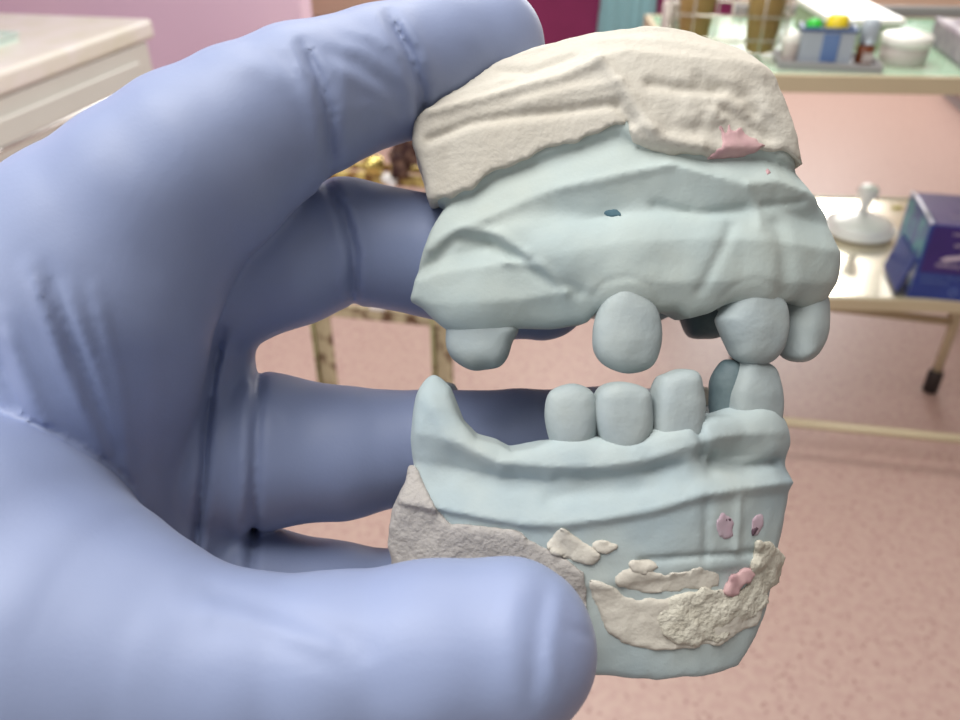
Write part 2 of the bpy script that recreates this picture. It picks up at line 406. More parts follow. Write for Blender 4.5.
FOLDS = [  # polyline (px), height mm (minus = crease), width px, nearest and farthest depth
    ([(302, 45), (318, 75), (329, 115), (331, 170)], -1.7, 4.5, 0, 160),
    ([(290, 50), (306, 80), (317, 120), (320, 175)], .7, 7, 0, 160),
    ([(342, 60), (345, 100), (342, 160)], .5, 6, 0, 160),
    ([(388, 15), (408, 50), (421, 90), (427, 135)], -1.9, 4.5, 0, 175),
    ([(378, 20), (397, 55), (410, 92), (415, 135)], .8, 6, 0, 175),
    ([(402, 12), (422, 46), (434, 80)], .7, 6, 0, 175),
    ([(330, 42), (365, 52), (398, 78)], .45, 5, 0, 175), ([(322, 62), (355, 78), (395, 104)], .45, 5, 0, 175),
    ([(345, 30), (375, 38), (400, 56)], .4, 4, 0, 175), ([(345, 112), (372, 106), (402, 120)], .4, 5, 0, 175),
    ([(330, 52), (360, 65), (392, 90)], -.4, 4, 0, 175), ([(455, 20), (480, 45), (500, 70)], .25, 7, 0, 190),
    ([(225, 60), (262, 68), (295, 90)], .35, 8, 0, 150), ([(255, 48), (285, 62), (300, 80)], -.4, 6, 0, 150),
    ([(326, 185), (343, 212), (354, 250), (354, 305)], -2.0, 4.0, 148, 185),
    ([(336, 185), (354, 212), (364, 250), (362, 305)], .7, 4.5, 148, 185),
    ([(318, 195), (334, 222), (344, 255), (345, 300)], .6, 5, 148, 185),
    ([(222, 330), (212, 380), (207, 420), (203, 480), (192, 575)], -2.4, 3.5, 142, 190),
    ([(230, 330), (221, 380), (215, 430), (211, 490), (202, 575)], .7, 4.5, 146, 190),
    ([(248, 350), (243, 450), (238, 580)], .9, 6, 146, 190), ([(259, 360), (256, 450), (251, 580)], -1.6, 4.0, 146, 195),
    ([(270, 395), (285, 412), (292, 430)], .3, 4, 150, 190),
    ([(30, 270), (62, 360), (98, 440), (122, 520)], .9, 7, 131, 165), ([(45, 268), (80, 360), (112, 440), (130, 520)], -.7, 6, 131, 165),
    ([(0, 320), (30, 395), (55, 455), (80, 510)], 1.0, 8, 131, 165), ([(-5, 350), (20, 410), (45, 470)], -.9, 6, 131, 165),
    ([(68, 290), (100, 380), (118, 450), (130, 520)], .8, 6, 131, 165), ([(95, 290), (118, 380), (128, 450), (134, 530)], .7, 5, 131, 165),
    ([(150, 330), (156, 420), (152, 520)], .25, 8, 131, 165),
    ([(195, 588), (255, 604), (330, 630), (362, 648)], -.55, 9, 0, 125), ([(190, 606), (250, 622), (320, 648)], .4, 9, 0, 125),
    ([(222, 622), (280, 640), (340, 668)], -.35, 8, 0, 125),
    ([(520, 575), (508, 620), (512, 690)], .3, 9, 0, 125), ([(548, 580), (538, 625), (532, 705)], -.45, 7, 0, 130),
    ([(560, 590), (553, 640), (548, 700)], .3, 6, 0, 130), ([(570, 628), (588, 636)], -.6, 3, 0, 140), ([(545, 655), (562, 690), (565, 715)], .35, 5, 0, 130),
]
def build_hand():
    g = Grid((-225, -75, 78), (62, 140, 222), .8)
    hand_solid(g, g.d)
    th = np.full(g.n, 50.0, np.float32)
    c = mm(THUMB)
    for (a, ra), (b, rb) in zip(c[:-1], c[1:]): g.cone(a, b, ra, rb, 5, th)
    I, x, y, z = g.near(3.2)
    onth = th[I] < .9
    o = .22 * fbm(x, y, z, 16, 2) + .05 * vnoise(x, y, z, 4)
    px = 480 + F * x / z; py = 360 + F * y / z
    for pl, h, w, z0, z1 in FOLDS:
        xs = [p[0] for p in pl]; ys = [p[1] for p in pl]; pad = 3 * w
        zz = z0 if z0 != 131 else 118
        m = (px > min(xs) - pad) & (px < max(xs) + pad) & (py > min(ys) - pad) & (py < max(ys) + pad) & (z > zz) & (z < z1) & (~onth if z0 == 131 else True)
        dd = line_dist(px[m], py[m], pl)
        # folds run out at both ends
        e = np.minimum(np.hypot(px[m] - pl[0][0], py[m] - pl[0][1]), np.hypot(px[m] - pl[-1][0], py[m] - pl[-1][1]))
        o[m] += .9 * h * np.exp(-(dd / (1.3 * w)) ** 2) * np.clip(.35 + e / 30, 0, 1)
    g.d[I] -= o
    P, Q = nets(g)
    P = relax(P, Q, 1, .5)
    org = (-120, 50, 150)
    o = mesh_np('gloved_hand', P, Q, M['glove'], None, org)
    o.location = to_world(org)
    tag(o, 'hand in a light blue nitrile glove gripping two plaster dental casts', 'hand')
    return o
build_hand()

# ================================================================== DENTAL CASTS
def cast_body(g, side, plan, zf, levels, k=2.2):
    """side = outline in px, plan = outline (x, z) mm, zf = [(x, z)] facing surface, levels = [(polyline px, offset mm)]"""
    xs = g.x[:, 0, 0]; ys = g.y[0, :, 0]; zs = g.z[0, 0, :]
    zx = np.interp(xs, [p[0] for p in zf], [p[1] for p in zf])
    PX = 480 + F * xs / zx; PY = 360 + F * ys[None, :] / zx[:, None]
    PXb = np.broadcast_to(PX[:, None], PY.shape)
    d2 = poly_sdf(PXb, PY, side) * (zx[:, None] / F)
    L = np.array([np.interp(PX, [p[0] for p in pl], [p[1] for p in pl]) for pl, _ in levels])   # (n, nx)
    O = np.zeros_like(PY)
    offs = [o for _, o in levels]
    for i in range(len(xs)):
        yy = L[:, i]; O[i] = np.interp(PY[i], np.maximum.accumulate(yy + np.arange(len(yy)) * 1e-3), offs)
    dp = poly_sdf(xs[:, None], zs[None, :], plan)
    g.PXb, g.PY = PXb, PY
    g.d = smax(np.broadcast_to(d2[:, :, None], g.n), dp[:, None, :] - O[:, :, None], k).astype(np.float32)

def tooth(parent, org, name, outline, zc, tz, m, yaw=0, root=None, k=1.7, n=.1):
    """outline px at depth zc; tz = thickness mm; yaw degrees turns the tooth about the vertical; root = (dx, dy, dz, r) peg into the gum"""
    pl = catmull(outline, 5)
    c = np.mean(np.array(pl), 0); C = H(c[0], c[1], zc)
    ca, sa = math.cos(math.radians(yaw)), math.sin(math.radians(yaw))
    q = [((p[0] - c[0]) * zc / F / max(ca, .45), (p[1] - c[1]) * zc / F) for p in pl]
    ex = max(abs(a) for a, _ in q) + tz / 2 + 3; ey = max(abs(b) for _, b in q) + 6
    g = Grid(C - [ex, ey, ex], C + [ex, ey, ex], .4)
    X = g.x - C[0]; Y = g.y - C[1]; Z = g.z - C[2]
    u = X * ca + Z * sa; w = -X * sa + Z * ca
    # tabulate the outline distance, then look it up along u
    us = np.arange(-ex * 1.5, ex * 1.5, .3); T = poly_sdf(us[:, None], (g.y[0, :, 0] - C[1])[None, :], q)
    fi = np.clip((u - us[0]) / .3, 0, len(us) - 2); i0 = fi.astype(int); fr = fi - i0
    jj = np.arange(g.n[1])[None, :, None]
    i0, fr = np.broadcast_to(i0, g.n), np.broadcast_to(fr, g.n); jj = np.broadcast_to(jj, g.n)
    d2 = T[i0, jj] * (1 - fr) + T[i0 + 1, jj] * fr
    half = tz / 2
    g.d = smax(d2, np.broadcast_to(np.abs(w) - half, g.n), k * 2.2).astype(np.float32)
    if root:
        a = C + np.array(root[:3]); g.cone(C, a, root[3], root[3] * .8, 2.5)
    I, x, y, z = g.near(2.5)
    g.d[I] -= n * fbm(x, y, z, 4, 2)
    P, Q = nets(g)
    return mesh_np(name, P, Q, m, parent, org)

def patch_mesh(parent, org, name, g, region, off, m, zmax=None, rough=.0, rs=3.0):
    """a thin layer lying on the body inside a 2-D region (px distances, negative inside)"""
    region = region + (1.6 * fbm(g.PXb, g.PY, g.PY * 0, 6, 2) if 'mark' in name else 0)
    d = np.maximum(g.d - off, np.broadcast_to(region[:, :, None], g.n) * .17).astype(np.float32)
    if zmax: d = np.maximum(d, g.z - zmax)
    d = np.maximum(d, -(g.d + 1.6))
    if rough:
        I, x, y, z = g.near(2.5, d)
        d[I] -= rough * fbm(x, y, z, rs, 3)
    P, Q = nets(g, d)
    return mesh_np(name, P, Q, m, parent, org)

def carve_hand(g):
    t = np.full(g.n, 50.0, np.float32); hand_solid(g, t)
    g.hand = t
    g.d = np.maximum(g.d, -(t - .25))

def plan_curve(pts): return catmull(pts, 5)

# ------------------------------ upper cast
def build_upper():
    org = (20, -10, 165)
    root = thing('dental_cast', to_world(org), 'upper plaster dental cast with few teeth held at the top', 'dental cast')
    g = Grid((-20, -66, 128), (78, 6, 216), .55)
    near = [(-16, 151), (-6, 149), (10, 146), (28, 142), (42, 141), (54, 143), (62, 147), (67, 152)]
    plan = [(-18, 151.5)] + near[1:] + [(70.5, 161), (69, 171), (62, 183), (50, 193), (34, 201), (12, 207), (-14, 210)]
    plan = [(-18, 151.5), (-18.2, 152)] + [tuple(p) for p in catmull(plan[1:], 5, closed=False)] + [(-14.2, 210)]
    zf = near + [(72, 158)]
    side = [(410, 300), (418, 268), (430, 238), (446, 203), (432, 196), (424, 165), (415, 140), (417, 112), (429, 88), (465, 67), (505, 50), (545, 34),
            (600, 21), (650, 15), (700, 24), (745, 43), (768, 66), (781, 98), (788, 125), (793, 148), (799, 165), (811, 190), (826, 218), (832, 240), (841, 262), (840, 280), (832, 298),
            (815, 312), (800, 300), (780, 304), (760, 302), (735, 300), (715, 312), (695, 318), (680, 310), (660, 312), (640, 302), (610, 300), (590, 322), (555, 327), (515, 326), (495, 333), (460, 328), (440, 318), (425, 308)]
    lv = [([(400, 92), (430, 84), (500, 52), (600, 22), (660, 20), (720, 24), (770, 40), (850, 90)], -6),
          ([(400, 118), (430, 110), (480, 98), (560, 76), (600, 58), (625, 50), (700, 58), (760, 66), (850, 120)], -.8),
          ([(400, 150), (440, 142), (500, 118), (560, 106), (600, 96), (632, 96), (690, 100), (760, 110), (850, 180)], .2),
          ([(400, 200), (430, 200), (470, 188), (500, 168), (560, 146), (620, 126), (640, 140), (700, 150), (765, 150), (850, 185)], -.3),
          ([(400, 205), (430, 204), (470, 194), (500, 175), (560, 153), (620, 134), (640, 146), (700, 156), (765, 156), (850, 190)], -1.6),
          ([(400, 262), (430, 242), (480, 222), (530, 200), (560, 188), (620, 174), (670, 166), (745, 186), (775, 182), (850, 215)], 1.1),
          ([(400, 280), (430, 262), (480, 246), (530, 232), (560, 224), (620, 213), (700, 212), (745, 210), (775, 208), (850, 235)], -.9),
          ([(400, 286), (430, 276), (480, 268), (530, 262), (560, 256), (620, 244), (700, 240), (775, 242), (850, 258)], 1.5),
          ([(400, 305), (450, 305), (520, 300), (600, 285), (700, 282), (775, 282), (850, 285)], .8),
          ([(400, 325), (450, 335), (520, 330), (600, 325), (700, 320), (775, 320), (850, 315)], -3.0)]
    cast_body(g, side, plan, zf, lv, 2.0)
    # palate hollow, open to the back
    inner = [(-40, 165), (10, 161), (34, 157), (50, 161), (55, 172), (48, 182), (30, 190), (5, 195), (-40, 198)]
    dp = poly_sdf(g.x[:, 0, 0][:, None], g.z[0, 0, :][None, :], catmull(inner, 4))
    yy = g.y[0, :, 0]
    g.d = smax(g.d, -smax(np.broadcast_to(dp[:, None, :], g.n), np.broadcast_to((-16.5 - yy)[None, :, None], g.n), 5), 2.5)
    # swellings over the roots, folds of the gum
    for px, py, dep, r in ((626, 268, 145.5, (6, 8, 4)), (752, 258, 146.5, (6.5, 9, 4)), (806, 262, 151, (4.5, 8, 4)), (700, 258, 144, (5, 6, 3)), (476, 304, 152, (8, 6, 5)),
                           (585, 252, 145, (9, 4, 3)), (540, 238, 147, (8, 3, 2.5)), (668, 238, 144, (9, 4, 3)), (454, 262, 152, (4, 8, 3))):
        g.ell(H(px, py, dep), r, 3.5)
    for pl, h, w in (([(425, 272), (455, 238), (490, 242), (520, 262), (555, 285), (580, 292)], -.8, 6), ([(505, 262), (540, 268), (566, 292)], .7, 5),
                     ([(432, 250), (462, 228), (500, 236), (526, 256)], .6, 5), ([(775, 225), (782, 255), (784, 290)], -.9, 9), ([(730, 228), (700, 290)], -.5, 6),
                     ([(655, 205), (700, 214), (745, 208)], -.6, 5), ([(762, 205), (800, 202)], -.5, 3), ([(745, 186), (758, 210), (757, 228)], .35, 5),
                     ([(560, 190), (600, 182), (668, 166)], .35, 5), ([(592, 296), (602, 284), (626, 278), (650, 286), (660, 300)], -.2, 3), ([(722, 298), (735, 284), (755, 280), (775, 286), (784, 300)], -.2, 3)):
        I, x, y, z = g.near(3)
        zx = np.interp(x, [p[0] for p in zf], [p[1] for p in zf]); px = 480 + F * x / zx; py = 360 + F * y / zx
        m = z < 168
        dd = line_dist(px[m], py[m], pl); o = np.zeros(len(x)); o[m] = h * np.exp(-(dd / w) ** 2); g.d[I] -= o
    I, x, y, z = g.near(3)
    g.d[I] -= .18 * fbm(x, y, z, 9, 3) + .04 * vnoise(x, y, z, 2.2)
    carve_hand(g)
    # plaster block on top of the blue stone
    bnd = [(380, 200), (428, 199), (440, 196), (452, 198), (470, 190), (484, 176), (500, 168), (520, 160), (545, 150), (560, 146), (585, 138), (600, 134), (618, 122), (628, 124), (634, 140), (650, 148), (672, 152), (704, 153), (722, 158), (765, 150), (782, 152), (803, 164), (870, 190)]
    by = np.interp(g.PXb[:, 0], [p[0] for p in bnd], [p[1] for p in bnd])
    jag = 2.5 * fbm(g.PXb * 1.0, np.zeros_like(g.PY) + 5, np.zeros_like(g.PY), 14, 3)
    reg = g.PY - by[:, None] + jag
    gb = g.d.copy()
    d = np.maximum(gb - .9, np.broadcast_to(reg[:, :, None], g.n) * .17).astype(np.float32)
    I, x, y, z = g.near(3, d)
    zx = np.interp(x, [p[0] for p in zf], [p[1] for p in zf]); px = 480 + F * x / zx; py = 360 + F * y / zx
    o = .14 * fbm(x, y, z, 7, 3)
    m = z < 172
    for pl, h, w in (([(430, 112), (480, 99), (560, 77), (598, 62)], .9, 6), ([(598, 60), (615, 82), (632, 104), (650, 130)], 1.0, 7), ([(650, 85), (675, 90), (715, 92)], -1.1, 6),
                     ([(520, 104), (570, 92), (620, 84)], .5, 5), ([(430, 140), (470, 124), (505, 118), (560, 112), (618, 104)], -1.1, 5), ([(700, 80), (745, 100), (770, 140)], -.8, 7),
                     ([(600, 32), (660, 34), (720, 46), (760, 76)], .6, 7), ([(640, 128), (664, 140), (700, 146)], .9, 7), ([(618, 108), (632, 124)], -1.0, 5), ([(710, 105), (740, 120), (765, 138)], -.8, 5),
                     ([(500, 62), (530, 68), (575, 52)], -.9, 5), ([(440, 96), (470, 86), (510, 76)], .5, 4), ([(452, 120), (448, 160), (446, 190)], -.3, 8)):
        dd = line_dist(px[m], py[m], pl); o[m] += h * np.exp(-(dd / w) ** 2)
    rr = np.exp(-((px - 720) / 60) ** 2 - ((py - 122) / 34) ** 2)
    o += rr * .9 * fbm(x, y, z, 4, 3)
    d[I] -= o
    d = np.maximum(d, -(g.hand - .25))
    gp_d = d
    g.d = np.where(np.broadcast_to(reg[:, :, None], g.n) < -8, gb + 1.6, gb).astype(np.float32)
    P, Q = nets(g, d); mesh_np('plaster_base', P, Q, M['plaster'], root, org)
    P, Q = nets(g); ob = mesh_np('stone_arch', P, Q, M['stone'], root, org); ob['label'] = 'pale blue stone gum and arch'
    # pink pencil scribble on the plaster edge, dark dot in the stone
    sc = [(708, 157), (716, 147), (721, 150), (717, 119), (724, 132), (727, 119), (733, 133), (741, 121), (743, 135), (752, 138), (764, 147), (757, 152), (740, 156), (722, 158)]
    r = poly_sdf(g.PXb, g.PY, sc)
    gd = g.d; g.d = np.minimum(gp_d, gd)
    ob = patch_mesh(root, org, 'pencil_mark', g, r, .28, M['pink_mark'], 170); ob['label'] = 'pink pencil scribble'
    g.d = np.minimum(gp_d, gd)
    r = poly_sdf(g.PXb, g.PY, catmull([(604, 210), (612, 207), (621, 211), (622, 216), (612, 218), (606, 216)], 3))
    ob = patch_mesh(root, org, 'dark_spot', g, r, .2, M['dark_mark'], 170)
    r = poly_sdf(g.PXb, g.PY, catmull([(764, 170), (768, 168), (771, 173), (767, 177)], 3))
    patch_mesh(root, org, 'pencil_mark', g, r, .2, M['pink_mark'], 170)['label'] = 'small pink dot'
    g.d = gd
    T = M['tooth']
    tooth(root, org, 'tooth', [(452, 322), (446, 338), (449, 352), (457, 361), (472, 365), (484, 362), (497, 366), (506, 358), (511, 344), (517, 326), (485, 316)], 153.5, 9, T, -6, (0, -7, 0, 4.5), 1.5)['label'] = 'worn molar stump'
    tooth(root, org, 'tooth', [(627, 292), (606, 300), (595, 320), (593, 345), (600, 361), (614, 370), (630, 374), (648, 369), (658, 355), (661, 328), (652, 303)], 145, 8, T, 0, (0, -8, 0, 4))
    tooth(root, org, 'tooth', [(752, 286), (733, 293), (720, 312), (716, 322), (728, 345), (734, 358), (748, 365), (768, 363), (782, 348), (787, 320), (780, 298)], 146.5, 8, T, 14, (0, -8, 1, 4))
    tooth(root, org, 'tooth', [(808, 288), (794, 300), (788, 318), (784, 345), (786, 359), (798, 362), (811, 354), (820, 335), (826, 312), (822, 294)], 152, 7.5, T, 42, (0, -8, 1, 3.4))
    tooth(root, org, 'tooth', [(678, 308), (682, 322), (690, 336), (704, 335), (716, 337), (730, 330), (728, 308), (700, 300)], 182, 8, M['tooth_shaded'], 0, (0, -6, 4, 3.6))['label'] = 'far side tooth, shade painted into its colour'
build_upper()

# ------------------------------ lower cast
def build_lower():
    org = (12, 40, 165)
    root = thing('dental_cast', to_world(org), 'lower plaster dental cast with a row of teeth, thumb pressed on it', 'dental cast')
    g = Grid((-22, 0, 126), (66, 66, 208), .55)
    near = [(-16, 143), (-8, 141), (6, 138), (22, 136), (36, 136.5), (46, 140), (53, 144), (57, 149)]
    plan = [(-17, 144)] + near[1:] + [(59.3, 157), (57.5, 167), (50, 178), (38, 187), (22, 193), (2, 197), (-15, 199)]
    plan = [tuple(p) for p in catmull(plan, 5, closed=False)]
    zf = near + [(61, 155)]
    side = [(432, 390), (424, 396), (418, 412), (414, 440), (418, 468), (404, 494), (393, 520), (390, 545), (396, 572), (404, 610), (430, 645), (500, 672), (600, 682), (660, 686), (705, 684), (744, 674),
            (760, 644), (772, 612), (778, 575), (784, 530), (791, 486), (790, 470), (782, 458), (778, 456), (782, 436), (781, 415), (775, 412), (748, 418), (716, 418), (703, 422), (697, 428), (680, 432), (655, 432), (630, 446), (598, 440), (570, 444), (548, 447),
            (528, 450), (512, 453), (498, 446), (476, 440), (462, 425), (453, 408), (445, 393)]
    lv = [([(400, 380), (455, 385), (550, 430), (650, 420), (720, 395), (800, 390)], -3.0),
          ([(400, 400), (455, 410), (500, 450), (550, 452), (600, 452), (650, 444), (720, 420), (800, 415)], -.8),
          ([(400, 430), (455, 440), (500, 462), (550, 466), (600, 466), (650, 458), (720, 436), (800, 430)], .3),
          ([(400, 460), (455, 470), (500, 480), (550, 484), (600, 482), (650, 474), (700, 462), (800, 452)], -2.4),
          ([(400, 500), (455, 510), (520, 522), (560, 522), (610, 516), (650, 508), (700, 493), (740, 487), (800, 478)], 1.6),
          ([(400, 505), (455, 516), (520, 530), (560, 532), (610, 525), (650, 517), (700, 503), (740, 498), (800, 490)], .5),
          ([(400, 580), (455, 585), (520, 588), (610, 585), (700, 568), (800, 562)], .1),
          ([(400, 590), (455, 592), (520, 596), (610, 592), (700, 574), (800, 568)], -.5),
          ([(400, 650), (520, 655), (610, 650), (700, 640), (800, 625)], -1.2),
          ([(400, 690), (520, 690), (610, 690), (700, 690), (800, 690)], -2.0)]
    cast_body(g, side, plan, zf, lv, 1.8)
    inner = [(-40, 156), (5, 152), (24, 150), (38, 153), (45, 161), (43, 170), (34, 177), (15, 183), (-40, 188)]
    dp = poly_sdf(g.x[:, 0, 0][:, None], g.z[0, 0, :][None, :], catmull(inner, 4))
    g.d = smax(g.d, -smax(np.broadcast_to(dp[:, None, :], g.n), np.broadcast_to((g.y[0, :, 0] - 46)[None, :, None], g.n), 4), 2.5)
    for px, py, dep, r in ((572, 460, 141, (5, 4, 3.5)), (622, 464, 140, (5.5, 4, 3.5)), (676, 454, 140.5, (5, 5, 3.5)), (744, 440, 147, (6.5, 6.5, 5)), (434, 430, 146, (3.5, 10, 3.5)), (765, 442, 150, (4, 5, 4))):
        g.ell(H(px, py, dep), r, 3)
    for pl, h, w in (([(700, 456), (712, 470), (716, 455)], -1.0, 5), ([(718, 466), (745, 470), (775, 462)], -1.2, 5), ([(560, 478), (620, 478), (680, 466)], -.7, 6), ([(430, 400), (450, 440), (500, 470)], .5, 9),
                     ([(640, 560), (700, 556), (760, 552)], -.7, 3), ([(705, 500), (705, 560)], -.5, 4), ([(738, 498), (736, 550)], .5, 4), ([(550, 500), (600, 488), (640, 486)], -.5, 7), ([(700, 430), (705, 455)], -1.0, 5)):
        I, x, y, z = g.near(3)
        zx = np.interp(x, [p[0] for p in zf], [p[1] for p in zf]); px = 480 + F * x / zx; py = 360 + F * y / zx
        m = z < 165
        dd = line_dist(px[m], py[m], pl); o = np.zeros(len(x)); o[m] = h * np.exp(-(dd / w) ** 2); g.d[I] -= o
    I, x, y, z = g.near(3)
    g.d[I] -= .22 * fbm(x, y, z, 9, 3) + .09 * vnoise(x, y, z, 2.2)
    carve_hand(g)
    body = g.d.copy()
    PX, PY = g.PXb, g.PY
    jag = 3.0 * fbm(PX, PY * .5, np.zeros_like(PY), 16, 3)
    # white foot of the cast
    bnd = [(370, 468), (416, 468), (424, 482), (436, 505), (452, 524), (480, 524), (520, 532), (556, 552), (585, 572), (588, 600), (592, 700), (600, 780), (860, 900)]
    by = np.interp(PX[:, 0], [p[0] for p in bnd], [p[1] for p in bnd])
    reg = by[:, None] - PY + jag * .8
    d = np.maximum(body - .8, np.broadcast_to(reg[:, :, None], g.n) * .17).astype(np.float32)
    I, x, y, z = g.near(3, d); d[I] -= .4 * fbm(x, y, z, 5, 3)
    d = np.maximum(d, -(g.hand - .25))
    foot = d
    P, Q = nets(g, d); mesh_np('plaster_base', P, Q, M['plaster_grey'], root, org)
    P, Q = nets(g, body); ob = mesh_np('stone_arch', P, Q, M['stone2'], root, org); ob['label'] = 'pale blue stone gum and arch'
    g.d = np.minimum(body, foot)
    base = g.d.copy()
    # crumbly cream plaster smeared on the front
    cr = catmull([(656, 612), (662, 632), (690, 645), (725, 640), (752, 625), (772, 600), (781, 572), (783, 555), (770, 545), (757, 540), (752, 560), (748, 585), (738, 590), (725, 596), (700, 590), (680, 596)], 4)
    r = poly_sdf(PX, PY, cr) + jag * 1.2
    ob = patch_mesh(root, org, 'plaster_smear', g, r, .6, M['plaster_cream'], 175, .5, 2.6); ob['label'] = 'crumbly cream plaster smear'
    g.d = base.copy()
    for pts, off in (([(590, 578), (640, 600), (700, 594), (750, 590), (768, 604), (758, 628), (720, 646), (660, 652), (622, 644), (598, 612)], .4), ([(560, 528), (575, 536), (600, 552), (590, 566), (565, 556), (545, 545)], .45), ([(590, 541), (606, 539), (622, 545), (610, 553), (595, 551)], .5),
                     ([(616, 578), (636, 566), (668, 572), (700, 566), (716, 574), (712, 590), (670, 594), (630, 592)], .35), ([(628, 562), (646, 558), (660, 568), (640, 574)], .5)):
        r = poly_sdf(PX, PY, catmull(pts, 3)) + jag * .8
        patch_mesh(root, org, 'plaster_smear', g, r, off, M['plaster'], 170, .3, 3)
    for pts, m, lab in (([(716, 515), (724, 512), (732, 520), (732, 536), (722, 540), (715, 530)], 'pink_stain', 'pink stain'), ([(750, 520), (757, 512), (762, 518), (757, 536), (751, 532)], 'pink_stain', 'pink stain'),
                        ([(727, 596), (726, 584), (735, 572), (748, 566), (753, 574), (742, 590), (734, 598)], 'pink_mark', 'pink pencil mark')):
        r = poly_sdf(PX, PY, catmull(pts, 3)) + jag * .3
        patch_mesh(root, org, 'pencil_mark', g, r, 1.1 if 'pencil' in lab else .22, M[m], 170, .3 if 'pencil' in lab else 0, 2.5)['label'] = lab
    for pts in ([(724, 516), (729, 516), (730, 521), (725, 522)], [(750, 530), (754, 524), (757, 528), (752, 536)]):
        r = poly_sdf(PX, PY, catmull(pts, 3)); patch_mesh(root, org, 'dark_spot', g, r, .4, M['hole_mark'], 170)
    T = M['tooth']
    tooth(root, org, 'tooth', [(550, 392), (547, 410), (551, 432), (560, 446), (580, 448), (592, 436), (595, 412), (592, 392), (572, 384)], 142.5, 9, T, -4, (0, 6, 0, 4), 1.6)
    tooth(root, org, 'tooth', [(598, 390), (594, 412), (600, 436), (612, 450), (634, 450), (648, 432), (650, 405), (645, 388), (620, 382)], 141.5, 10, T, 0, (0, 6, 0, 4), 1.5)
    tooth(root, org, 'tooth', [(657, 380), (650, 408), (652, 436), (668, 446), (690, 444), (699, 425), (700, 395), (696, 374), (684, 369), (668, 373)], 142, 9, T, 4, (0, 6, 0, 3.8), 1.3)
    tooth(root, org, 'tooth', [(738, 361), (728, 380), (723, 402), (726, 426), (748, 432), (771, 430), (778, 408), (776, 385), (768, 366), (752, 360)], 148.5, 8, T, 22, (0, 8, 0, 4), 1.2)
    tooth(root, org, 'tooth', [(722, 361), (717, 372), (714, 392), (713, 412), (722, 420), (738, 416), (744, 380), (740, 362), (730, 359)], 149, 6, M['tooth_shaded'], -20, (0, 6, 0, 3), 1.6)['label'] = 'incisor behind the front one, shade painted into its colour'
    tooth(root, org, 'tooth', [(696, 392), (695, 414), (702, 424), (712, 412), (712, 400), (705, 388)], 178, 7, M['plaster'], 0, (0, 8, 0, 3), 1.5)['label'] = 'pale far side tooth'
build_lower()

# ================================================================== THE ROOM
def quad_struct(name, pts, m, th=.06, nrm=None):
    """a slab: pts on the visible face, thickened away from it"""
    bm = bmesh.new(); n = Vector(nrm)
    a = [bm.verts.new(p) for p in pts]; b = [bm.verts.new(Vector(p) - n * th) for p in pts]
    bm.faces.new(a); bm.faces.new(b[::-1])
    for i in range(4): bm.faces.new((a[i], b[i], b[(i + 1) % 4], a[(i + 1) % 4]))
    return struct(finish(bm, name, m))
VF = 7.2                                             # far wall
UL, UR = -3.2, 3.4
quad_struct('floor', [wuv(UL, -1.6), wuv(UR, -1.6), wuv(UR, VF), wuv(UL, VF)], M['floor'], .08, (0, 0, 1))
quad_struct('wall_back', [wuv(UL, VF, 0), wuv(UR, VF, 0), wuv(UR, VF, 2.8), wuv(UL, VF, 2.8)], M['wall_beige'], .08, -VDIR)
quad_struct('wall_left', [wuv(UL, -1.6, 0), wuv(UL, VF, 0), wuv(UL, VF, 2.8), wuv(UL, -1.6, 2.8)], M['wall_pink'], .08, UDIR)
quad_struct('wall_right', [wuv(UR, -1.6, 0), wuv(UR, VF, 0), wuv(UR, VF, 2.8), wuv(UR, -1.6, 2.8)], M['wall_pale'], .08, -UDIR)
# pink partition behind the cabinet; its free edge stands at (301, 10)
VP_ = 3.35
e = uv(at_v(301, 10, VP_))[0]
bm = bmesh.new()
box_bm(bm, ((UL + e) / 2, VP_ + .06, 1.4), (e - UL, .12, 2.8))
o = finish(bm, 'wall_partition', M['wall_pink'], bevel=.004); o.rotation_euler = (0, 0, ROOM); struct(o)
# skirting of the pink wall
# pale low cupboard at the right edge, seen past the trolley
cu = uv(at_z(936, 94, 0))
rc = thing('floor_cupboard', wuv(cu[0], cu[1]), 'pale cupboard on the floor at the far right edge, behind the trolley', 'cupboard', rz=ROOM)
box('body', (.3, -.75, .45), (.6, 1.5, .74), M['wall_pale'], rc, .01)
box('plinth', (.31, -.75, .04), (.56, 1.46, .08), M['greycap'], rc, .004)
box('door', (-.008, -.38, .46), (.016, .7, .68), M['wall_pale'], rc, .004)
box('door', (-.008, -1.12, .46), (.016, .7, .68), M['wall_pale'], rc, .004)

# ------------------------------------------------------------------ drawer cabinet at the left
HC = .86
c0 = at_z(149, 20, HC); U0, V0 = uv(c0)              # far right corner of the worktop
cab = thing('drawer_cabinet', wuv(U0, V0, 0), 'white drawer cabinet in front of the pink wall at upper left', 'cabinet', rz=ROOM)
LEN, DEP = 1.5, .6
box('body', (-DEP / 2 - .004, -LEN / 2 - .01, (HC - .055) / 2 + .03), (DEP - .008, LEN - .02, HC - .116), M['cab'], cab, .004)
box('plinth', (-DEP / 2 - .04, -LEN / 2, .04), (DEP - .1, LEN - .04, .08), M['greycap'], cab, .002)
for k in range(1):
    y1 = -.1; y0 = -1.46
    for z1, hh in ((HC - .088, .15), (HC - .25, .25), (HC - .515, .25)):
        d = box('drawer', (.001, (y0 + y1) / 2, z1 - hh / 2), (.012, y1 - y0, hh - .012), M['cab'], cab, .004)
        zc = z1 - .055; ym = -.45
        tube('handle', [(.004, ym - .32, zc), (.034, ym - .32, zc), (.036, ym - .29, zc), (.036, ym + .29, zc), (.034, ym + .32, zc), (.004, ym + .32, zc)], .006, M['chrome'], d)
wt = box('worktop', (-DEP / 2 - .01, -LEN / 2 + .01, -.026), (DEP + .02, LEN + .02, .056), M['worktop'], None, .014, seg=4)
